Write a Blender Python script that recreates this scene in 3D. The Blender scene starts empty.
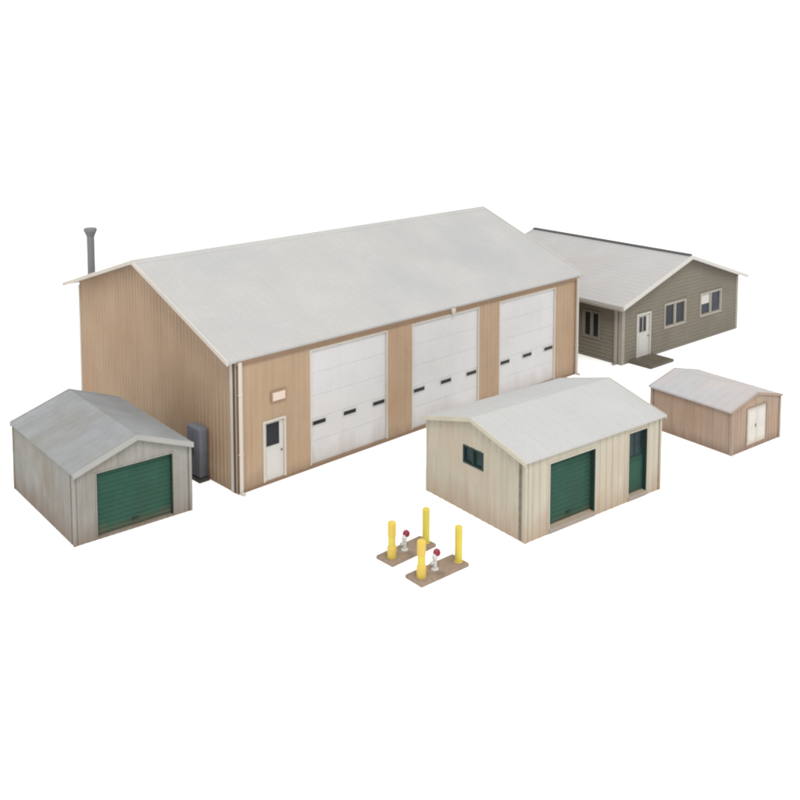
import bpy, bmesh, math, random
from mathutils import Vector
random.seed(4)
S = 0.3048                       # everything below is laid out in feet
scn = bpy.context.scene
COL = scn.collection

# ------------------------------------------------------------------ camera
cd = bpy.data.cameras.new('camera')
cam = bpy.data.objects.new('camera', cd); COL.objects.link(cam)
F, PITCH, CY = 1003.04, 0.09195, 149.54          # focal length and horizon in 800 px units
cam.location = (0, 0, 40 * S)
cam.rotation_euler = (math.pi / 2 - PITCH, 0, 0)
cd.sensor_width = 36; cd.sensor_fit = 'HORIZONTAL'
cd.lens = 36 * F / 800
cd.shift_x = 0
cd.shift_y = -(400 - CY) / 800
cd.clip_start = 0.1; cd.clip_end = 5000
scn.camera = cam

# ------------------------------------------------------------------ light
w = bpy.data.worlds.new('World'); scn.world = w; w.use_nodes = True
bgn = w.node_tree.nodes['Background']
bgn.inputs[0].default_value = (1.0, 1.0, 1.0, 1); bgn.inputs[1].default_value = 1.6

def area(name, loc, aim, size, power, color=(1, 1, 1)):
    ld = bpy.data.lights.new(name, 'AREA'); ld.shape = 'DISK'; ld.size = size; ld.energy = power; ld.color = color
    o = bpy.data.objects.new(name, ld); COL.objects.link(o)
    o.location = loc
    o.rotation_euler = (Vector(aim) - Vector(loc)).to_track_quat('-Z', 'Y').to_euler()
    return o
area('softbox_key', (8, -15, 61), (1, 28, 0), 26, 44000, (1, 0.985, 0.96))

scn.view_settings.view_transform = 'Standard'
scn.view_settings.look = 'None'
scn.view_settings.exposure = 0
scn.view_settings.gamma = 1
scn.render.engine = 'CYCLES'
scn.cycles.max_bounces = 6
scn.render.resolution_x = 1024; scn.render.resolution_y = 1024
scn.cycles.filter_width = 2.2

# ------------------------------------------------------------------ materials
def srgb(r, g, b):
    f = lambda c: (c / 255 / 12.92) if c / 255 <= 0.04045 else ((c / 255 + 0.055) / 1.055) ** 2.4
    return (f(r), f(g), f(b))

K = 1 / 2.05        # photographed tone -> surface colour under this light
def mat(name, rgb, k=K, rough=0.75, var=0.12, vscale=0.9, tint=None, tintamt=0.25, streak=0.0, grain=0.05,
        stain=None, stain_h=0.8, stain_amt=0.0, bump=0.0, metallic=0.0, spec=0.3):
    """matt model paint: broad mottling, vertical streaks, weathering wash along the foot"""
    m = bpy.data.materials.new(name); m.use_nodes = True
    nt = m.node_tree; N = nt.nodes; L = nt.links
    bs = N['Principled BSDF']; bs.inputs['Roughness'].default_value = rough
    bs.inputs['Metallic'].default_value = metallic; bs.inputs['Specular IOR Level'].default_value = spec
    base = [c * k for c in srgb(*rgb)]
    tc = N.new('ShaderNodeTexCoord')
    def noise(scale, vec, detail=4, rough_=0.6, mp=None):
        n = N.new('ShaderNodeTexNoise'); n.inputs['Scale'].default_value = scale
        n.inputs['Detail'].default_value = detail; n.inputs['Roughness'].default_value = rough_
        if mp:
            q = N.new('ShaderNodeMapping'); q.inputs['Scale'].default_value = mp
            L.new(vec, q.inputs['Vector']); vec = q.outputs[0]
        L.new(vec, n.inputs['Vector']); return n.outputs['Fac']
    def ramp(fac, a, b):
        r = N.new('ShaderNodeMapRange'); r.inputs['From Min'].default_value = a; r.inputs['From Max'].default_value = b
        L.new(fac, r.inputs['Value']); return r.outputs[0]
    def mix(fac, c1, c2, mode='MIX'):
        x = N.new('ShaderNodeMix'); x.data_type = 'RGBA'; x.blend_type = mode
        if hasattr(fac, 'links'): L.new(fac, x.inputs[0])
        else: x.inputs[0].default_value = fac
        for i, c in ((6, c1), (7, c2)):
            if hasattr(c, 'links'): L.new(c, x.inputs[i])
            else: x.inputs[i].default_value = (*c, 1)
        return x.outputs[2]
    def mul(a, v):
        x = N.new('ShaderNodeMath'); x.operation = 'MULTIPLY'; L.new(a, x.inputs[0])
        if hasattr(v, 'links'): L.new(v, x.inputs[1])
        else: x.inputs[1].default_value = v
        return x.outputs[0]
    v = tc.outputs['Object']
    lo = [c * (1 - var) for c in base]; hi = [min(1, c * (1 + var)) for c in base]
    col = mix(ramp(noise(vscale, v), 0.3, 0.7), lo, hi)
    if tint:
        tb = [c * k for c in srgb(*tint)]
        col = mix(mul(ramp(noise(vscale * 0.6, v, mp=(1, 1, 0.8)), 0.45, 0.75), tintamt), col, tb)
    if streak:
        st = ramp(noise(1.0, v, 3, mp=(7, 7, 0.35)), 0.42, 0.72)
        col = mix(mul(st, streak), col, [c * 0.55 for c in base])
    if grain:
        col = mix(mul(ramp(noise(22, v, 2), 0.35, 0.65), grain * 2), col, [c * 0.7 for c in base])
    if stain:
        sp = N.new('ShaderNodeSeparateXYZ'); L.new(v, sp.inputs[0])
        ad = N.new('ShaderNodeMath'); ad.operation = 'MULTIPLY_ADD'
        L.new(noise(2.2, v, 5, mp=(1, 1, 0.25)), ad.inputs[0]); ad.inputs[1].default_value = -1.6 * stain_h
        L.new(sp.outputs[2], ad.inputs[2])
        s = ramp(ad.outputs[0], 0.1 * stain_h, -0.95 * stain_h)
        col = mix(mul(s, stain_amt), col, [c * k for c in srgb(*stain)])
    L.new(col, bs.inputs['Base Color'])
    if bump:
        b = N.new('ShaderNodeBump'); b.inputs['Strength'].default_value = bump; b.inputs['Distance'].default_value = 0.02
        L.new(noise(14, v, 4), b.inputs['Height']); L.new(b.outputs[0], bs.inputs['Normal'])
    return m

M = dict(
    tan_siding=mat('tan_siding', (192, 165, 136), var=0.06, tint=(184, 146, 112), tintamt=0.55, streak=0.24, stain=(120, 92, 72), stain_h=0.5, stain_amt=0.5),
    tan_trim=mat('tan_trim', (150, 122, 98), var=0.08),
    white_trim=mat('white_trim', (222, 214, 203), var=0.05, tint=(190, 172, 150), tintamt=0.4),
    main_roof=mat('main_roof', (201, 200, 197), var=0.05, vscale=0.45, tint=(187, 188, 190), tintamt=0.8, grain=0.10, streak=.07, bump=0.08),
    white_door=mat('white_door', (226, 224, 224), var=0.03, tint=(206, 202, 198), tintamt=0.4, grain=.04, streak=.05, stain=(182, 166, 150), stain_h=0.8, stain_amt=0.55),
    seam=mat('door_seam', (176, 174, 172), var=0.03),
    glass=mat('dark_glass', (44, 46, 49), rough=0.3, var=0.2, grain=0, spec=0.15),
    blue_glass=mat('blue_glass', (50, 56, 72), rough=0.3, var=0.4, grain=0, spec=0.15),
    gap_shade=mat('gap_shade_strip', (92, 82, 76), var=.1),  # dark tone for the painted-in shadow gap at the workshop corner
    olive_trim=mat('olive_trim', (138, 130, 116), var=.08),
    sign_border=mat('sign_border', (174, 142, 120), var=.05),
    sign=mat('sign_face', (236, 216, 200), var=0.05),
    flue=mat('flue_metal', (134, 135, 138), var=0.12, streak=0.2),
    cabinet=mat('cabinet_paint', (125, 128, 138), var=0.15, streak=0.3, stain=(54, 46, 42), stain_h=1.6, stain_amt=0.85),  # here stain only turns the paint darker towards the bottom
    dark=mat('dark_paint', (62, 56, 52), var=0.2),
    grey_roof=mat('grey_shingle', (204, 202, 200), var=0.05, vscale=0.6, tint=(196, 190, 188), tintamt=0.5, grain=0.12, bump=0.2),
    grey_siding=mat('olive_siding', (136, 129, 114), var=0.08, tint=(120, 104, 88), tintamt=0.5, grain=0.10),
    grey_trim=mat('taupe_trim', (172, 163, 150), var=0.06),
    ridge=mat('ridge_metal', (106, 106, 106), var=0.12),
    off_white=mat('off_white', (222, 219, 212), var=0.04),
    frame=mat('window_frame', (182, 174, 162), var=0.06),
    step=mat('step_timber', (112, 104, 90), var=0.2, tint=(84, 78, 62), tintamt=0.6, grain=0.15),
    garage_siding=mat('weathered_siding', (164, 162, 155), var=0.10, vscale=1.4, tint=(142, 128, 108), tintamt=0.75, streak=0.30, stain=(130, 106, 86), stain_h=0.8, stain_amt=0.7),
    garage_roof=mat('weathered_roof', (162, 165, 167), var=0.10, vscale=1.0, tint=(146, 144, 130), tintamt=0.9, grain=0.10, streak=.12),
    garage_trim=mat('weathered_trim', (176, 175, 171), var=0.08),
    green=mat('green_door', (44, 88, 72), spec=.2, var=0.14, vscale=1.5, tint=(52, 78, 64), tintamt=0.6, stain=(104, 94, 74), stain_h=0.38, stain_amt=0.95),
    dark_green=mat('dark_green', (28, 54, 48), var=0.15),
    green_glass=mat('green_tinted_glass', (24, 46, 52), rough=0.35, var=0.5, vscale=4, tint=(50, 88, 84), tintamt=0.5, grain=0, spec=0.15),
    beige_siding=mat('cream_siding', (206, 199, 180), var=0.06, tint=(206, 184, 160), tintamt=0.55, streak=0.28, stain=(180, 146, 118), stain_h=0.9, stain_amt=0.6),
    beige_roof=mat('cream_roof', (203, 203, 202), var=0.04, vscale=0.5, tint=(196, 195, 190), tintamt=0.6, grain=0.10, streak=.07, bump=.08),
    beige_trim=mat('cream_trim', (212, 205, 186), var=0.05, tint=(192, 176, 152), tintamt=0.4),
    concrete=mat('concrete', (172, 160, 148), var=0.08, grain=0.12),
    brown_siding=mat('brown_siding', (186, 163, 143), var=0.08, tint=(180, 142, 112), tintamt=0.6, streak=0.4, stain=(120, 90, 72), stain_h=0.35, stain_amt=0.6),
    brown_roof=mat('pinkish_roof', (206, 199, 196), var=0.06, vscale=1.0, tint=(188, 194, 200), tintamt=0.8, grain=0.10),
    brown_trim=mat('brown_trim', (178, 156, 138), var=0.08),
    cream_door=mat('cream_door', (230, 225, 216), var=0.05, stain=(200, 160, 120), stain_h=0.35, stain_amt=0.8),
    yellow=mat('yellow_paint', (230, 208, 84), var=0.08, tint=(232, 196, 92), tintamt=0.5, rough=0.5),
    amber=mat('amber_paint', (230, 198, 88), var=0.06, rough=0.5),
    island=mat('island_slab', (170, 148, 128), var=0.15, vscale=4, tint=(112, 98, 78), tintamt=0.9, grain=0.25, bump=0.2),
    pale=mat('pale_paint', (226, 226, 220), var=0.04, rough=0.5),
    red=mat('red_paint', (152, 34, 58), var=0.15, rough=0.45),
)

# ------------------------------------------------------------------ mesh helpers
class MB:
    def __init__(self): self.v = []; self.f = []; self.T = lambda p: p
    def add(self, vs, fs):
        o = len(self.v); self.v += [tuple(self.T(p)) for p in vs]; self.f += [[o + i for i in f] for f in fs]
    def box(self, x0, x1, y0, y1, z0, z1):
        self.add([(x, y, z) for z in (z0, z1) for y in (y0, y1) for x in (x0, x1)],
                 [(0, 2, 3, 1), (4, 5, 7, 6), (0, 1, 5, 4), (2, 6, 7, 3), (0, 4, 6, 2), (1, 3, 7, 5)])
    def hexa(self, a, b):       # two quads joined: a = one end, b = the other
        self.add(list(a) + list(b), [(0, 1, 2, 3), (7, 6, 5, 4), (0, 4, 5, 1), (1, 5, 6, 2), (2, 6, 7, 3), (3, 7, 4, 0)])
    def lathe(self, c, prof, n=20, axis='z', tilt=None):
        vs = []
        for r, h in prof:
            for i in range(n):
                a = 2 * math.pi * i / n
                p = Vector((r * math.cos(a), r * math.sin(a), h))
                if tilt is not None: p = tilt @ p
                vs.append((c[0] + p.x, c[1] + p.y, c[2] + p.z))
        fs = [(k * n + i, k * n + (i + 1) % n, (k + 1) * n + (i + 1) % n, (k + 1) * n + i) for k in range(len(prof) - 1) for i in range(n)]
        fs += [tuple(range(n - 1, -1, -1)), tuple((len(prof) - 1) * n + i for i in range(n))]
        self.add(vs, fs)
    def tube(self, pts, r, n=10):
        vs = []; P = [Vector(p) for p in pts]
        for i, p in enumerate(P):
            d = ((P[min(i + 1, len(P) - 1)] - P[max(i - 1, 0)])).normalized()
            u = d.cross(Vector((0.3, 0.9, 0.2))).normalized(); v = d.cross(u)
            vs += [tuple(p + r * (math.cos(2 * math.pi * k / n) * u + math.sin(2 * math.pi * k / n) * v)) for k in range(n)]
        fs = [(i * n + k, i * n + (k + 1) % n, (i + 1) * n + (k + 1) % n, (i + 1) * n + k) for i in range(len(P) - 1) for k in range(n)]
        fs += [tuple(range(n - 1, -1, -1)), tuple((len(P) - 1) * n + k for k in range(n))]
        self.add(vs, fs)
    def build(self, name, m, parent=None, smooth=False, label=None, bevel=0):
        me = bpy.data.meshes.new(name)
        me.from_pydata([(x * S, y * S, z * S) for x, y, z in self.v], [], self.f)
        b = bmesh.new(); b.from_mesh(me); bmesh.ops.recalc_face_normals(b, faces=b.faces); b.to_mesh(me); b.free()
        o = bpy.data.objects.new(name, me); COL.objects.link(o); me.materials.append(m)
        if smooth:
            for p in me.polygons: p.use_smooth = True
        if bevel:
            bv = o.modifiers.new('bevel', 'BEVEL'); bv.width = bevel * S; bv.segments = 2; bv.limit_method = 'ANGLE'
        if parent: o.parent = parent
        if label: o['label'] = label
        return o

def thing(name, label, cat, x, y, yaw=0, z=0, group=None):
    o = bpy.data.objects.new(name, None); COL.objects.link(o); o.empty_display_size = 0.2
    o.location = (x * S, y * S, z * S); o.rotation_euler = (0, 0, yaw)
    o['label'] = label; o['category'] = cat
    if group: o['group'] = group
    return o

# faces of a building: u runs along the wall, z up, o outward
def face_map(side, L, W):
    return {'front': lambda p: (p[0], -p[1], p[2]), 'left': lambda p: (-p[1], p[0], p[2]),
            'right': lambda p: (L + p[1], p[0], p[2]), 'back': lambda p: (p[0], W + p[1], p[2])}[side]

def wall(T, U, top, holes, siding, m, parent, u_knots=(), thick=0.35):
    """one wall with its openings; siding = ('rib', pitch, width, proud) or ('lap', height, proud)"""
    b = MB(); b.T = T
    us = sorted({0, U, *u_knots, *[h[0] for h in holes], *[h[1] for h in holes]})
    for a, c in zip(us, us[1:]):
        mid = (a + c) / 2
        cuts = sorted([(h[2], h[3]) for h in holes if h[0] < mid < h[1]])
        z = 0
        for z0, z1 in cuts + [(None, None)]:
            if z0 is None:
                b.hexa([(a, 0, z), (c, 0, z), (c, 0, top(c)), (a, 0, top(a))], [(a, -thick, z), (c, -thick, z), (c, -thick, top(c)), (a, -thick, top(a))])
            elif z0 > z:
                b.hexa([(a, 0, z), (c, 0, z), (c, 0, z0), (a, 0, z0)], [(a, -thick, z), (c, -thick, z), (c, -thick, z0), (a, -thick, z0)])
            if z1 is not None: z = z1
    if siding[0] == 'rib':
        _, pitch, wd, pr = siding
        n = int(U / pitch)
        for i in range(n + 1):
            u = (U - n * pitch) / 2 + i * pitch
            if u < wd or u > U - wd: continue
            zs = sorted([(h[2] - 0.02, h[3] + 0.02) for h in holes if h[0] - wd < u < h[1] + wd])
            z = 0.03; segs = []
            for z0, z1 in zs:
                if z0 - z > 0.1: segs.append((z, z0))
                z = z1
            if top(u) - 0.03 - z > 1.2: segs.append((z, None))
            for z0, z1 in segs:
                tl, tr = (z1, z1) if z1 else (top(u - wd) - 0.03, top(u + wd) - 0.03)
                b.hexa([(u - wd * .5, pr, z0), (u + wd * .5, pr, z0), (u + wd * .5, pr, tr), (u - wd * .5, pr, tl)],
                       [(u - wd, -0.01, z0), (u + wd, -0.01, z0), (u + wd, -0.01, tr), (u - wd, -0.01, tl)])
    else:
        _, hgt, pr = siding
        zmax = max(top(k) for k in us); k = 0
        while k * hgt < zmax - 0.08:
            z0, z1 = k * hgt + 0.02, min((k + 1) * hgt, zmax - 0.02); zm = z1; k += 1
            # horizontal extent under the roof line
            lo, hi = 0.0, U; st = 400
            ok = [U * i / st for i in range(st + 1) if top(U * i / st) > zm - 0.001]
            if not ok: continue
            lo, hi = ok[0], ok[-1]
            spans = [(lo, hi)]
            for h in holes:
                if h[2] < z1 and h[3] > z0:
                    ns = []
                    for a, c in spans:
                        if h[0] > a: ns.append((a, min(c, h[0])))
                        if h[1] < c: ns.append((max(a, h[1]), c))
                    spans = [s for s in ns if s[1] - s[0] > 0.05]
            for a, c in spans:
                b.hexa([(a, pr, z0), (c, pr, z0), (c, 0.012, z1), (a, 0.012, z1)],
                       [(a, -0.01, z0), (c, -0.01, z0), (c, -0.01, z1), (a, -0.01, z1)])
    return b.build('wall', m, parent)

def roof(ax, Ln, Wd, he, he2, hr, r, oe, oe2, og, t, m, parent, seam=None, courses=None, name='roof', og2=None):
    """two slabs meeting at the ridge; seam = (pitch, half width, height) ribs down the slope, courses = shingle step"""
    og2 = og if og2 is None else og2
    P = (lambda lon, lat, z: (lon, lat, z)) if ax == 'a' else (lambda lon, lat, z: (lat, lon, z))
    rl = r * Wd; s1 = (hr - he) / rl; s2 = (hr - he2) / (Wd - rl)
    b = MB(); x0, x1 = -og, Ln + og2
    def zt(lat): return hr + t - (s1 * (rl - lat) if lat <= rl else s2 * (lat - rl))
    for la, lb in ((-oe, rl), (rl, Wd + oe2)):
        b.hexa([P(x0, la, zt(la)), P(x1, la, zt(la)), P(x1, lb, zt(lb)), P(x0, lb, zt(lb))],
               [P(x0, la, zt(la) - t), P(x1, la, zt(la) - t), P(x1, lb, zt(lb) - t), P(x0, lb, zt(lb) - t)])
    if seam:
        pitch, hw, hh = seam
        n = int((x1 - x0) / pitch); off = ((x1 - x0) - n * pitch) / 2
        for i in range(n + 1):
            x = x0 + off + i * pitch
            if x - hw < x0 or x + hw > x1: continue
            for la, lb in ((-oe + 0.02, rl - 0.02), (rl + 0.02, Wd + oe2 - 0.02)):
                b.hexa([P(x - hw * .4, la, zt(la) + hh), P(x + hw * .4, la, zt(la) + hh), P(x + hw * .4, lb, zt(lb) + hh), P(x - hw * .4, lb, zt(lb) + hh)],
                       [P(x - hw, la, zt(la) - .01), P(x + hw, la, zt(la) - .01), P(x + hw, lb, zt(lb) - .01), P(x - hw, lb, zt(lb) - .01)])
    if courses:
        st, hh = courses
        for la, lb, sg in ((-oe, rl, 1), (Wd + oe2, rl, -1)):
            n = int(abs(lb - la) / st)
            for i in range(n):
                a = la + sg * (i * st + 0.01); c = la + sg * ((i + 1) * st)
                b.hexa([P(x0 + .02, a, zt(a) + hh), P(x1 - .02, a, zt(a) + hh), P(x1 - .02, c, zt(c) + .005), P(x0 + .02, c, zt(c) + .005)],
                       [P(x0 + .02, a, zt(a) - .01), P(x1 - .02, a, zt(a) - .01), P(x1 - .02, c, zt(c) - .01), P(x0 + .02, c, zt(c) - .01)])
    ro = b.build(name, m, parent)
    return ro, P, zt, rl

def rake_trim(P, zt, rl, lon, out, Wd, oe, oe2, m, parent, depth=0.55, th=0.12, lift=0.1):
    for la, lb in ((-oe, rl - .003), (rl + .003, Wd + oe2)):
        b = MB()
        b.hexa([P(lon, la, zt(la) + lift), P(lon + out, la, zt(la) + lift), P(lon + out, lb, zt(lb) + lift), P(lon, lb, zt(lb) + lift)],
               [P(lon, la, zt(la) - depth), P(lon + out, la, zt(la) - depth), P(lon + out, lb, zt(lb) - depth), P(lon, lb, zt(lb) - depth)])
        b.build('rake_trim', m, parent)

def corner_trim(L, W, x, y, h, m, parent, wd=0.35, pr=0.09):
    """angle trim over one corner of the walls"""
    b = MB(); sx = 1 if x == 0 else -1; sy = 1 if y == 0 else -1
    X = lambda a: (x + sx * a); Y = lambda a: (y + sy * a)
    b.box(*sorted((X(-pr), X(wd))), *sorted((Y(-pr), Y(-0.004))), 0.02, h)
    b.box(*sorted((X(-pr), X(-0.004))), *sorted((Y(-0.004), Y(wd))), 0.02, h)
    return b.build('corner_trim', m, parent)

def ring(b, u0, u1, z0, z1, wd, o0, o1, sill=True):
    b.box(u0 - wd, u0, o0, o1, z0 - (wd if sill else 0), z1 + wd); b.box(u1, u1 + wd, o0, o1, z0 - (wd if sill else 0), z1 + wd)
    b.box(u0, u1, o0, o1, z1, z1 + wd)
    if sill: b.box(u0, u1, o0, o1, z0 - wd, z0)

# ------------------------------------------------------------------ the white table top
g = MB(); g.add([(-2500, -2500, 0), (2500, -2500, 0), (2500, 6000, 0), (-2500, 6000, 0)], [(0, 1, 2, 3)])
go = g.build('ground', mat('white_ground', (255, 255, 255), k=0.97, rough=0.95, var=0.0, grain=0, spec=0.0))
go['kind'] = 'structure'

# ================================================================== large tan workshop
X0, Y0, YAW, L, W, HE, HR, R_, OE, OG, T_ = -14.804, 88.742, 0.762, 51.40, 30.887, 12.515, 19.2, 0.546, 0.15, 1.0, 0.45
HE2, OE2 = 14.85, 1.785
ws = thing('workshop_building', 'large tan ribbed workshop with three white overhead doors and a pale gable roof', 'workshop', X0, Y0, YAW)
rl = R_ * W
def gtop(u): return HE + (HR - HE) * u / rl if u <= rl else HR - (HR - HE2) * (u - rl) / (W - rl)
DZ = 0.32
doors = [(8.42, 18.7), (22.2, 32.9), (36.35, 46.9)]
MAND = (2.78, 5.42, 0.30, 6.15)
fr = face_map('front', L, W)
wall(fr, L, lambda u: HE, [(a, c, DZ, 11.85) for a, c in doors] + [MAND], ('rib', 0.62, 0.10, 0.045), M['tan_siding'], ws)
wall(face_map('left', L, W), W, gtop, [], ('rib', 0.62, 0.10, 0.045), M['tan_siding'], ws, u_knots=(rl,))
wall(face_map('right', L, W), W, gtop, [], ('rib', 0.62, 0.10, 0.045), M['tan_siding'], ws, u_knots=(rl,))
wall(face_map('back', L, W), L, lambda u: HE2, [], ('rib', 0.62, 0.10, 0.045), M['tan_siding'], ws)
_, P, zt, _ = roof('a', L, W, HE, HE2, HR, R_, OE, OE2, OG, T_ * .55, M['main_roof'], ws, seam=(1.0, 0.06, 0.014))
rake_trim(P, zt, rl, -OG - .16, .155, W, OE, OE2, M['white_trim'], ws, depth=.36, lift=.06)
rake_trim(P, zt, rl, L + OG + .005, .155, W, OE, OE2, M['white_trim'], ws, depth=.36, lift=.06)
b = MB(); z = zt(rl)
b.hexa([(-OG - .1, rl - .7, zt(rl - .7) + .03), (-OG - .1, rl, z + .10), (-OG - .1, rl, z + .04), (-OG - .1, rl - .7, zt(rl - .7) - .005)],
       [(L + OG + .1, rl - .7, zt(rl - .7) + .03), (L + OG + .1, rl, z + .10), (L + OG + .1, rl, z + .04), (L + OG + .1, rl - .7, zt(rl - .7) - .005)])
b.hexa([(-OG - .1, rl + .7, zt(rl + .7) + .03), (-OG - .1, rl, z + .10), (-OG - .1, rl, z + .04), (-OG - .1, rl + .7, zt(rl + .7) - .005)],
       [(L + OG + .1, rl + .7, zt(rl + .7) + .03), (L + OG + .1, rl, z + .10), (L + OG + .1, rl, z + .04), (L + OG + .1, rl + .7, zt(rl + .7) - .005)])
b.build('ridge_cap', M['main_roof'], ws)
# eave trim under the front edge, with its outlet
b = MB(); b.T = fr; b.box(-.15, L + .1, 0.075, .20, HE - .38, HE - .02); b.build('eave_trim', M['tan_trim'], ws)
b = MB(); b.T = fr; b.box(28.05, 28.6, 0.205, .36, HE - .45, HE + .0); b.box(28.17, 28.48, 0.21, .32, HE - .68, HE - .452); b.build('gutter_outlet', M['white_trim'], ws)
for x, y in ((L, 0), (0, W), (L, W)):
    corner_trim(L, W, x, y, (HE if y == 0 else HE2) - .4, M['white_trim'], ws, wd=.25, pr=.10)
b = MB(); b.box(-.13, -.004, .62, .98, .02, HE - .05); b.build('corner_trim', M['white_trim'], ws)
b = MB(); b.box(-.07, -.004, .36, .615, .02, HE - .05); b.build('gap_shade_strip', M['gap_shade'], ws)  # dark strip painting in the shadow gap beside the corner trim
def downspout(T, u, h, m, parent, wd=.38, out=.40):
    b = MB(); b.T = T
    b.box(u - wd / 2, u + wd / 2, .12, .12 + out, .25, h)
    b.hexa([(u - wd / 2, .12, .05), (u + wd / 2, .12, .05), (u + wd / 2, .12, .248), (u - wd / 2, .12, .248)],
           [(u - wd / 2, .12 + out + .45, .0 + .02), (u + wd / 2, .12 + out + .45, .02), (u + wd / 2, .12 + out + .45, .2), (u - wd / 2, .12 + out + .45, .2)])
    for zz in (h * .3, h * .75): b.box(u - wd / 2 - .05, u + wd / 2 + .05, .06, .12 + out + .03, zz, zz + .12)
    return b.build('downspout', m, parent, bevel=.04)
downspout(fr, .22, HE - .1, M['white_trim'], ws, wd=.38, out=.14)
downspout(fr, L - .35, HE - .1, M['white_trim'], ws, wd=.3, out=.28)
b = MB(); b.T = fr; b.box(-.02, L + .02, -.3, .10, 0.0, .20)
b.build('base_sill', M['tan_trim'], ws)

def overhead_door(T, u0, u1, z0, z1, parent, rows=5):
    b = MB(); b.T = T
    b.box(u0, u1, -.34, -.20, z0, z1)
    hh = (z1 - z0) / rows; n = 4; pw = (u1 - u0) / n
    for i in range(rows):                      # door sections separated by a real groove
        b.hexa([(u0+.03,-.15,z0+i*hh+.03),(u1-.03,-.15,z0+i*hh+.03),(u1-.03,-.15,z0+(i+1)*hh-.03),(u0+.03,-.15,z0+(i+1)*hh-.03)],[(u0,-.185,z0+i*hh),(u1,-.185,z0+i*hh),(u1,-.185,z0+(i+1)*hh),(u0,-.185,z0+(i+1)*hh)])
        for j in range(n):                     # shallow pressed panels
            b.box(u0 + j * pw + .35, u0 + (j + 1) * pw - .35, -.15, -.144, z0 + i * hh + .40, z0 + (i + 1) * hh - .40)
    d = b.build('overhead_door', M['white_door'], parent)
    wz = 4.42; ww = 1.65; span = u1 - u0 - .5
    for k in range(3):
        cu = u0 + .2 + ww / 2 + k * (span + .1 - ww) / 2
        f = MB(); f.T = T; f.box(cu - ww / 2, cu + ww / 2, -.13, -.10, wz - .21, wz + .21)
        w_ = f.build('window', M['glass'], d)
        f = MB(); f.T = T; ring(f, cu - ww / 2, cu + ww / 2, wz - .21, wz + .21, .07, -.14, -.07)
        f.build('window_frame', M['off_white'], d)
    f = MB(); f.T = T; ring(f, u0, u1, z0, z1, .155, -.25, .02, sill=False); f.build('door_frame', M['tan_trim'] if 0 else M['white_trim'], parent)
    return d
for a, c in doors: overhead_door(fr, a + .16, c - .16, DZ, 11.69, ws)

def man_door(T, u0, u1, z0, z1, parent, leaf, frame, glass, gl, mull=False, fw=.2):
    f = MB(); f.T = T; ring(f, u0 + fw, u1 - fw, z0, z1 - fw, fw, -.22, .11, sill=False); f.build('door_frame', frame, parent, bevel=.02)
    b = MB(); b.T = T; b.box(u0 + fw, u1 - fw, -.30, -.10, z0, z1 - fw)
    g0, g1, h0, h1 = gl
    b.box(g0, g1, -.10, -.07, z0 + .45, h0 - .45)
    d = b.build('door', leaf, parent)
    f = MB(); f.T = T; f.box(g0, g1, -.10, -.075, h0, h1); f.build('window', glass, d)
    f = MB(); f.T = T; ring(f, g0, g1, h0, h1, .08, -.10, -.045)
    if mull: f.box((g0 + g1) / 2 - .05, (g0 + g1) / 2 + .05, -.075, -.045, h0, h1)
    f.build('window_frame', leaf, d)
    f = MB(); f.T = T; f.box(u1 - fw - .32, u1 - fw - .16, -.10, .02, z0 + 2.55, z0 + 2.7); f.build('handle', M['ridge'], d, bevel=.03)
    return d
man_door(fr, *MAND, ws, M['off_white'], M['white_trim'], M['glass'], (3.2, 4.72, 3.6, 5.78))
b = MB(); b.T = fr; b.box(3.70, 5.50, .075, .15, 7.76, 8.86); so = b.build('sign', M['sign_border'], ws)
b = MB(); b.T = fr; b.box(3.86, 5.28, .152, .22, 7.92, 8.70); b.build('sign_face', M['sign'], so)
# flue on the back slope
fl = MB(); fx, fy = .75, W * .95
fz = zt(fy)
fl.lathe((fx, fy, 0), [(.62, fz - .25), (.62, fz + .10), (.40, fz + .35)], 20); 
fp = fl.build('flue_flashing', M['white_trim'], ws)
fl = MB(); fl.lathe((fx, fy, 0), [(.42, fz - .1), (.42, fz + 5.0)], 24); pipe = fl.build('flue_pipe', M['flue'], ws)
fl = MB(); fl.lathe((fx, fy, 0), [(.43, fz + 4.5), (.66, fz + 5.05), (.72, fz + 5.1), (.72, fz + 5.4), (.62, fz + 5.46), (.2, fz + 5.5)], 24); fl.build('flue_cap', M['flue'], pipe)

# grey cabinet standing against the gable wall
lf = face_map('left', L, W)
cb = thing('utility_cabinet', 'slim blue-grey upright cabinet against the gable wall of the tan workshop', 'utility cabinet',
           X0 - math.sin(YAW) * 5.75 - math.cos(YAW) * .7, Y0 + math.cos(YAW) * 5.75 - math.sin(YAW) * .7, YAW)
b = MB(); b.box(-.5, .5, -1.15, 1.15, .35, 5.2); b.build('housing', M['cabinet'], cb, bevel=.22)
b = MB(); b.box(-.58, .55, -1.22, 1.22, .0, .35); b.build('base', M['dark'], cb, bevel=.03)
b = MB(); b.box(-.56, -.5, -.85, -.05, .6, 4.8); b.box(-.56, -.5, .05, .85, .6, 4.8)
dd = b.build('door_panel', M['cabinet'], cb, bevel=.02)
b = MB(); b.box(-.64, -.562, -.22, -.14, 2.6, 3.2); b.build('handle', M['dark'], dd)

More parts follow.
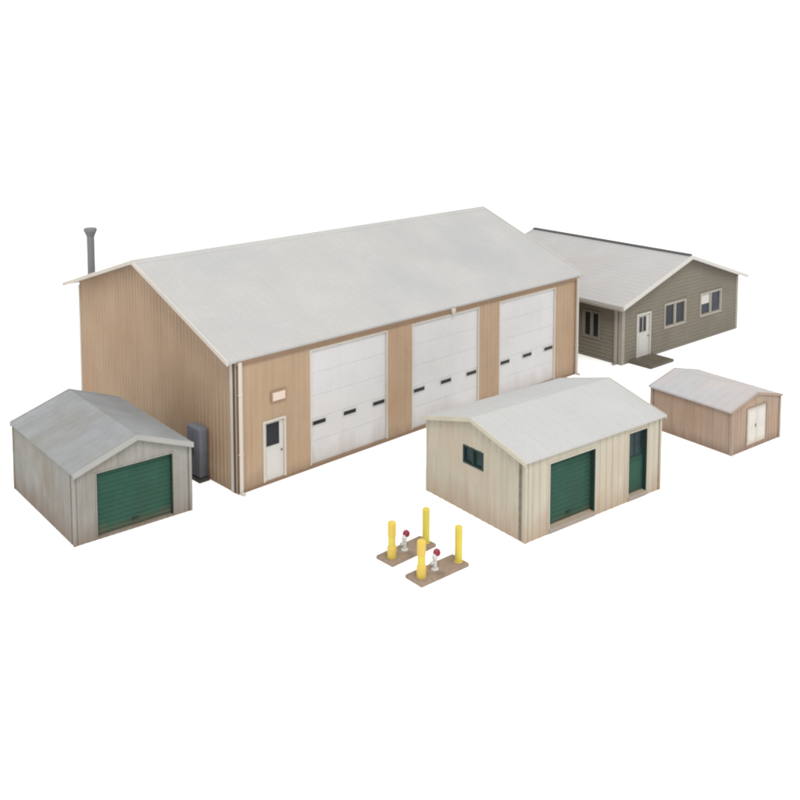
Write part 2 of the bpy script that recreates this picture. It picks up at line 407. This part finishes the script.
# ================================================================== grey-brown house
X0, Y0, YAW, L, W, HE, HR, R_, OE, OG, T_ = 28.81, 127.512, 0.710, 27.6, 26.956, 8.135, 12.505, 0.515, 1.15, 0.96, 0.5
hs = thing('clapboard_house', 'olive-brown clapboard house with white door and dark ridge strip behind the workshop', 'house', X0, Y0, YAW)
rl = R_ * L
def gtop2(u): return HE + (HR - HE) * u / rl if u <= rl else HR - (HR - HE) * (u - rl) / (L - rl)
fr = face_map('front', L, W); lf = face_map('left', L, W)
HD = (3.15, 6.25, .30, 6.2)
hw = [(9.25, 14.4, 3.15, 6.65), (17.85, 23.3, 3.3, 6.75)]
wall(fr, L, gtop2, [HD] + hw, ('lap', .5, .09), M['grey_siding'], hs, u_knots=(rl,))
wall(lf, W, lambda u: HE, [(3.5, 6.4, 2.6, 6.4), (14, 17, 2.6, 6.4)], ('lap', .5, .09), M['grey_siding'], hs)
wall(face_map('right', L, W), W, lambda u: HE, [], ('lap', .5, .09), M['grey_siding'], hs)
wall(face_map('back', L, W), L, gtop2, [], ('lap', .5, .09), M['grey_siding'], hs, u_knots=(rl,))
_, P, zt, _ = roof('b', W, L, HE, HE, HR, R_, OE, OE, OG, .28, M['grey_roof'], hs, courses=(.9, .013))
rake_trim(P, zt, rl, -OG - .16, .155, L, OE, OE, M['off_white'], hs, depth=.45, lift=.08)
rake_trim(P, zt, rl, W + OG + .005, .155, L, OE, OE, M['off_white'], hs, depth=.45, lift=.08)
b = MB(); b.hexa([P(-OG + .2, rl - .32, zt(rl - .32) + .02), P(-OG + .2, rl - .3, zt(rl) + .20), P(-OG + .2, rl + .3, zt(rl) + .20), P(-OG + .2, rl + .32, zt(rl + .32) + .02)],
                 [P(W + OG, rl - .32, zt(rl - .32) + .02), P(W + OG, rl - .3, zt(rl) + .20), P(W + OG, rl + .3, zt(rl) + .20), P(W + OG, rl + .32, zt(rl + .32) + .02)])
b.build('ridge_vent', M['ridge'], hs)
def window(T, u0, u1, z0, z1, parent, frame, glass, fw=.26, mull=True, reflection=None, panes=2):
    f = MB(); f.T = T; ring(f, u0 + fw, u1 - fw, z0 + fw, z1 - fw, fw, -.15, .13)
    k = panes; iw = (u1 - u0 - 2 * fw)
    for i in range(1, k): c = u0 + fw + iw * i / k; f.box(c - .16, c + .16, -.15, .09, z0 + fw, z1 - fw)
    w_ = f.build('window', frame, parent, bevel=.015)
    for i in range(k):
        a = u0 + fw + iw * i / k + (.16 if i else 0); c = u0 + fw + iw * (i + 1) / k - (.16 if i < k - 1 else 0)
        g = MB(); g.T = T; g.box(a, c, -.14, -.08, z0 + fw, z1 - fw); g.build('pane', glass, w_)
        g = MB(); g.T = T; ring(g, a + .1, c - .1, z0 + fw + .1, z1 - fw - .1, .1, -.078, -.02)
        g.build('sash', frame if panes < 9 else frame, w_)
        if reflection == i:  # reflection in the glass, put in as an off-white panel
            g = MB(); g.T = T; g.box(a + .1, c - .1, -.077, -.05, (z0 + z1) / 2 + .052, z1 - fw - .1)
            g.build('reflection', M['off_white'], w_, label='white reflection built as a pale panel over the upper half of the left pane')
    return w_
window(fr, *hw[0], hs, M['frame'], M['glass'])
window(fr, *hw[1], hs, M['frame'], M['blue_glass'], reflection=0)
window(lf, 3.5, 6.4, 2.6, 6.4, hs, M['olive_trim'], M['glass'])
window(lf, 14, 17, 2.6, 6.4, hs, M['grey_trim'], M['glass'])
man_door(fr, *HD, hs, M['off_white'], M['off_white'], M['glass'], (3.8, 5.35, 3.65, 5.7), mull=True)
for x, y in ((0, 0), (L, 0), (0, W), (L, W)): corner_trim(L, W, x, y, HE - .1, M['grey_siding'] if y else M['grey_trim'], hs, wd=.45, pr=.12)
downspout(lf, .75, HE - .2, M['grey_trim'], hs, wd=.4, out=.3)
b = MB()
b.hexa([(-OE - .42, -OG, HE - .55), (-OE - .05, -OG, HE - .55), (-OE - .05, -OG, HE - .22), (-OE - .42, -OG, HE - .22)],
       [(-OE - .42, W + OG, HE - .55), (-OE - .05, W + OG, HE - .55), (-OE - .05, W + OG, HE - .22), (-OE - .42, W + OG, HE - .22)])
b.build('gutter', M['grey_trim'], hs)
b = MB(); b.box(1.5, 6.6, -3.55, -.14, 0.02, .38); b.build('doorstep', M['step'], hs, bevel=.04)

# ================================================================== grey garage, green door
X0, Y0, YAW, L, W, HE, HR, R_, OE, OG, T_ = -26.657, 78.863, 0.687, 10.593, 14.52, 6.127, 8.03, 0.522, 0.06, 0.33, 0.25
ga = thing('small_garage', 'weathered grey metal garage with a wide green roll-up door under its gable', 'garage', X0, Y0, YAW)
rl = R_ * L
def gtop3(u): return HE + (HR - HE) * u / rl if u <= rl else HR - (HR - HE) * (u - rl) / (L - rl)
fr = face_map('front', L, W)
GD = (1.98, 8.85, .22, 5.7)
sd = ('rib', .55, .09, .05)
wall(fr, L, gtop3, [GD], sd, M['garage_siding'], ga, u_knots=(rl,), thick=.6)
wall(face_map('left', L, W), W, lambda u: HE, [], sd, M['garage_siding'], ga)
wall(face_map('right', L, W), W, lambda u: HE, [], sd, M['garage_siding'], ga)
wall(face_map('back', L, W), L, gtop3, [], sd, M['garage_siding'], ga, u_knots=(rl,))
_, P, zt, _ = roof('b', W, L, HE, HE, HR, R_, .12, .12, OG, .2, M['garage_roof'], ga, seam=(1.05, .07, .04))
rake_trim(P, zt, rl, -OG - .1, .095, L, .12, .12, M['garage_trim'], ga, depth=.42, lift=.05)
rake_trim(P, zt, rl, W + OG + .005, .095, L, .12, .12, M['garage_trim'], ga, depth=.42, lift=.05)
def rollup(T, u0, u1, z0, z1, parent, m, mf, pitch=.42, rec=.5, frame=True):
    b = MB(); b.T = T; b.box(u0, u1, -rec - .1, -rec, z0, z1)
    n = int((z1 - z0) / pitch); p = (z1 - z0) / n
    for i in range(n):
        b.hexa([(u0 + .02, -rec + .05, z0 + i * p + .10), (u1 - .02, -rec + .05, z0 + i * p + .10), (u1 - .02, -rec + .05, z0 + (i + 1) * p - .12), (u0 + .02, -rec + .05, z0 + (i + 1) * p - .12)],
               [(u0 + .02, -rec - .01, z0 + i * p + .02), (u1 - .02, -rec - .01, z0 + i * p + .02), (u1 - .02, -rec - .01, z0 + (i + 1) * p - .02), (u0 + .02, -rec - .01, z0 + (i + 1) * p - .02)])
    d = b.build('roll_up_door', m, parent)
    f = MB(); f.T = T; f.box((u0 + u1) / 2 - .3, (u0 + u1) / 2 + .3, -rec + .092, -rec + .18, z0 + .55, z0 + .66); f.build('handle', M['dark_green'], d)
    if frame:
        f = MB(); f.T = T
        f.box(u0 - .001, u0 + .09, -rec + .1, -.01, z0, z1 - .09); f.box(u1 - .09, u1 + .001, -rec + .1, -.01, z0, z1 - .09); f.box(u0, u1, -rec + .1, -.01, z1 - .09, z1 + .001)
        f.build('door_jamb', mf, parent)
    return d
rollup(fr, GD[0] + .004, GD[1] - .004, GD[2] + .004, GD[3] - .004, ga, M['green'], M['dark_green'], rec=.35)
b = MB(); b.T = fr; ring(b, GD[0], GD[1], GD[2], GD[3], .10, .0, .06, sill=False); b.build('door_frame', M['garage_siding'], ga)
for x, y in ((0, 0), (L, 0), (0, W), (L, W)): corner_trim(L, W, x, y, HE - .1, M['garage_siding'], ga, wd=.18, pr=.065)

# ================================================================== cream shed
X0, Y0, YAW, L, W, HE, HR, R_, OE, OG, T_ = 10.309, 79.40, 0.652, 17.39, 12.904, 7.013, 8.70, 0.507, 0.30, 0.3, 0.26
bs_ = thing('storage_shed', 'cream ribbed shed with green roll-up door, green side door and pale roof', 'shed', X0, Y0, YAW)
rl = R_ * W
def gtop4(u): return HE + (HR - HE) * u / rl if u <= rl else HR - (HR - HE) * (u - rl) / (W - rl)
fr = face_map('front', L, W); lf = face_map('left', L, W)
RD = (2.82, 8.45, .45, 6.12); MD = (12.88, 15.42, .45, 6.35); WN = (5.15, 7.8, 4.45, 6.08)
sd = ('rib', .82, .085, .07)
wall(fr, L, lambda u: HE, [RD, MD], sd, M['beige_siding'], bs_, thick=.8)
wall(lf, W, gtop4, [WN], sd, M['beige_siding'], bs_, u_knots=(rl,))
wall(face_map('right', L, W), W, gtop4, [], sd, M['beige_siding'], bs_, u_knots=(rl,))
wall(face_map('back', L, W), L, lambda u: HE, [], sd, M['beige_siding'], bs_)
_, P, zt, _ = roof('a', L, W, HE, HE, HR, R_, OE, OE, OG, .16, M['beige_roof'], bs_, seam=(1.3, .05, .015))
rake_trim(P, zt, rl, -OG - .1, .095, W, OE, OE, M['beige_trim'], bs_, depth=.34, lift=.04)
rake_trim(P, zt, rl, L + OG + .005, .095, W, OE, OE, M['beige_trim'], bs_, depth=.34, lift=.04)
rollup(fr, RD[0] + .004, RD[1] - .004, RD[2] + .004, RD[3] - .004, bs_, M['green'], M['dark_green'], rec=.55)
b = MB(); b.T = fr; ring(b, RD[0], RD[1], RD[2], RD[3], .11, .0, .06, sill=False); b.build('door_frame', M['beige_trim'], bs_)
b = MB(); b.T = fr; b.box(MD[0], MD[1], -.55, -.42, MD[2], MD[3]); b.box(MD[0] + .35, MD[1] - .35, -.42, -.37, MD[2] + .4, 3.4)
dr = b.build('door', M['green'], bs_)
for a, c in ((13.15, 14.06), (14.24, 15.15)):
    f = MB(); f.T = fr; f.box(a, c, -.42, -.38, 3.9, 6.0); f.build('window', M['green_glass'], dr)
f = MB(); f.T = fr; ring(f, 13.15, 15.15, 3.9, 6.0, .1, -.42, -.34); f.box(14.06, 14.24, -.42, -.34, 3.9, 6.0); f.build('window_frame', M['dark_green'], dr)
f = MB(); f.T = fr; f.box(13.05, 13.2, -.42, -.28, 3.0, 3.15); f.build('handle', M['ridge'], dr)
f = MB(); f.T = fr; ring(f, MD[0], MD[1], MD[2], MD[3], .10, .0, .06, sill=False); f.build('door_frame', M['beige_trim'], bs_)
f = MB(); f.T = fr
for a, c in ((MD[0], MD[0] + .07), (MD[1] - .07, MD[1])): f.box(a, c, -.41, -.01, MD[2], MD[3])
f.build('door_jamb', M['dark_green'], bs_)
f = MB(); f.T = lf; ring(f, WN[0] + .16, WN[1] - .16, WN[2] + .16, WN[3] - .16, .158, -.2, .05); f.box(6.39, 6.56, -.2, .10, WN[2] + .16, WN[3] - .16)
wn = f.build('window', M['dark_green'], bs_)
for a, c in ((WN[0] + .16, 6.39), (6.56, WN[1] - .16)):
    f = MB(); f.T = lf; f.box(a, c, -.19, -.12, WN[2] + .16, WN[3] - .16); f.build('pane', M['green_glass'], wn)
for x, y in ((0, 0), (L, 0), (0, W), (L, W)): corner_trim(L, W, x, y, HE - .15, M['beige_siding'], bs_, wd=.2, pr=.06)
for a, c in ((RD[0], RD[1]), (MD[0], MD[1])):
    b = MB(); b.T = fr; b.box(a, c, -.35, .08, .02, .447); b.build('threshold', M['concrete'], bs_, bevel=.03)

# ================================================================== small brown shed
X0, Y0, YAW, L, W, HE, HR, R_, OE, OG, T_ = 33.332, 97.676, 0.652, 8.50, 10.095, 4.537, 5.576, 0.49, 0.15, 0.1, 0.25
ts = thing('garden_shed', 'small low brown shed with pinkish-grey roof and a cream door, rightmost building', 'shed', X0, Y0, YAW)
rl = R_ * L
def gtop5(u): return HE + (HR - HE) * u / rl if u <= rl else HR - (HR - HE) * (u - rl) / (L - rl)
fr = face_map('front', L, W)
SD_ = (2.55, 5.95, .42, 4.25)
sd = ('rib', .5, .085, .05)
wall(fr, L, gtop5, [SD_], sd, M['brown_siding'], ts, u_knots=(rl,))
wall(face_map('left', L, W), W, lambda u: HE, [], sd, M['brown_siding'], ts)
wall(face_map('right', L, W), W, lambda u: HE, [], sd, M['brown_siding'], ts)
wall(face_map('back', L, W), L, gtop5, [], sd, M['brown_siding'], ts, u_knots=(rl,))
_, P, zt, _ = roof('b', W, L, HE, HE, HR, R_, .28, .2, OG, .18, M['brown_roof'], ts, seam=(1.1, .05, .03))
rake_trim(P, zt, rl, -OG - .08, .075, L, .28, .2, M['brown_trim'], ts, depth=.22, lift=.03)
rake_trim(P, zt, rl, W + OG + .005, .075, L, .28, .2, M['brown_trim'], ts, depth=.22, lift=.03)
b = MB(); b.T = fr; b.box(SD_[0], (SD_[0] + SD_[1]) / 2 - .03, -.2, -.05, SD_[2], SD_[3]); b.box((SD_[0] + SD_[1]) / 2 + .03, SD_[1], -.2, -.05, SD_[2], SD_[3])
for a, c in ((SD_[0] + .3, 3.95), (4.55, SD_[1] - .3)):
    b.box(a, c, -.05, -.02, SD_[2] + .35, 2.0); b.box(a, c, -.05, -.02, 2.4, SD_[3] - .35)
dr = b.build('double_door', M['cream_door'], ts)
b = MB(); b.T = fr; b.box(4.1, 4.18, -.05, .03, 2.1, 2.45); b.build('handle', M['ridge'], dr)
b = MB(); b.T = fr; ring(b, SD_[0], SD_[1], SD_[2], SD_[3], .14, .0 + .01, .09, sill=False); b.build('door_frame', M['brown_trim'], ts)
for x, y in ((0, 0), (L, 0), (0, W), (L, W)): corner_trim(L, W, x, y, HE - .1, M['brown_trim'], ts, wd=.25, pr=.08)

# ================================================================== two valve islands
from mathutils import Matrix
def island(x, y, yaw, ln, label):
    t = thing('valve_island', label, 'valve island', x, y, yaw, group='valve islands with yellow posts')
    b = MB(); b.box(0, ln, 0, 1.95, 0.0, .30); b.build('slab', M['island'], t, bevel=.05)
    for a in (.72, ln - .45):
        b = MB(); b.lathe((a, .75 if a > 1 else .85, 0), [(.31, .29), (.31, 3.08), (.28, 3.18), (.2, 3.22)], 20)
        p = b.build('bollard', M['yellow'], t, smooth=False)
        if a < 1:
            b = MB(); b.lathe((a, .85, 0), [(.38, .29), (.38, 1.12), (.36, 1.2), (.32, 1.24)], 20); b.build('sleeve', M['amber'], p)
            b = MB(); b.lathe((a, .85, 0), [(.315, 2.05), (.345, 2.12), (.345, 3.1), (.31, 3.2), (.2, 3.27)], 20); b.build('cap', M['amber'], p)
        else:
            b = MB(); b.lathe((a, .75, 0), [(.36, .29), (.36, .33), (.32, .36)], 20); b.build('base_plate', M['amber'], p)
    px, py = 2.25, 1.0
    b = MB(); b.lathe((px, py, 0), [(.30, .29), (.30, .38), (.17, .42), (.17, 1.15), (.24, 1.18), (.24, 1.42), (.12, 1.5), (.10, 1.6)], 18)
    v = b.build('valve', M['pale'], t)
    tilt = Matrix.Rotation(math.radians(58), 3, 'X') @ Matrix.Rotation(math.radians(15), 3, 'Y')
    tilt = Matrix.Rotation(-yaw + math.radians(10), 3, 'Z') @ Matrix.Rotation(math.radians(60), 3, 'X')
    b = MB(); b.lathe((px + .18, py - .02, 1.62), [(.10, -.22), (.16, -.14), (.27, -.10), (.31, .0), (.27, .10), (.14, .15), (.06, .18)], 20, tilt=tilt)
    b.build('handwheel', M['red'], v)
    b = MB(); b.box(px - .45, px - .17, py - .1, py + .1, .85, 1.05); b.build('spout', M['pale'], v)
    return t
island(-.59, 75.55, math.radians(43.3), 4.9, 'rear valve island, nearer the tan workshop, with two yellow posts and a red wheel')
island(1.64, 72.50, math.radians(40.2), 5.0, 'front valve island, foremost object in the picture, with two yellow posts and a red wheel')
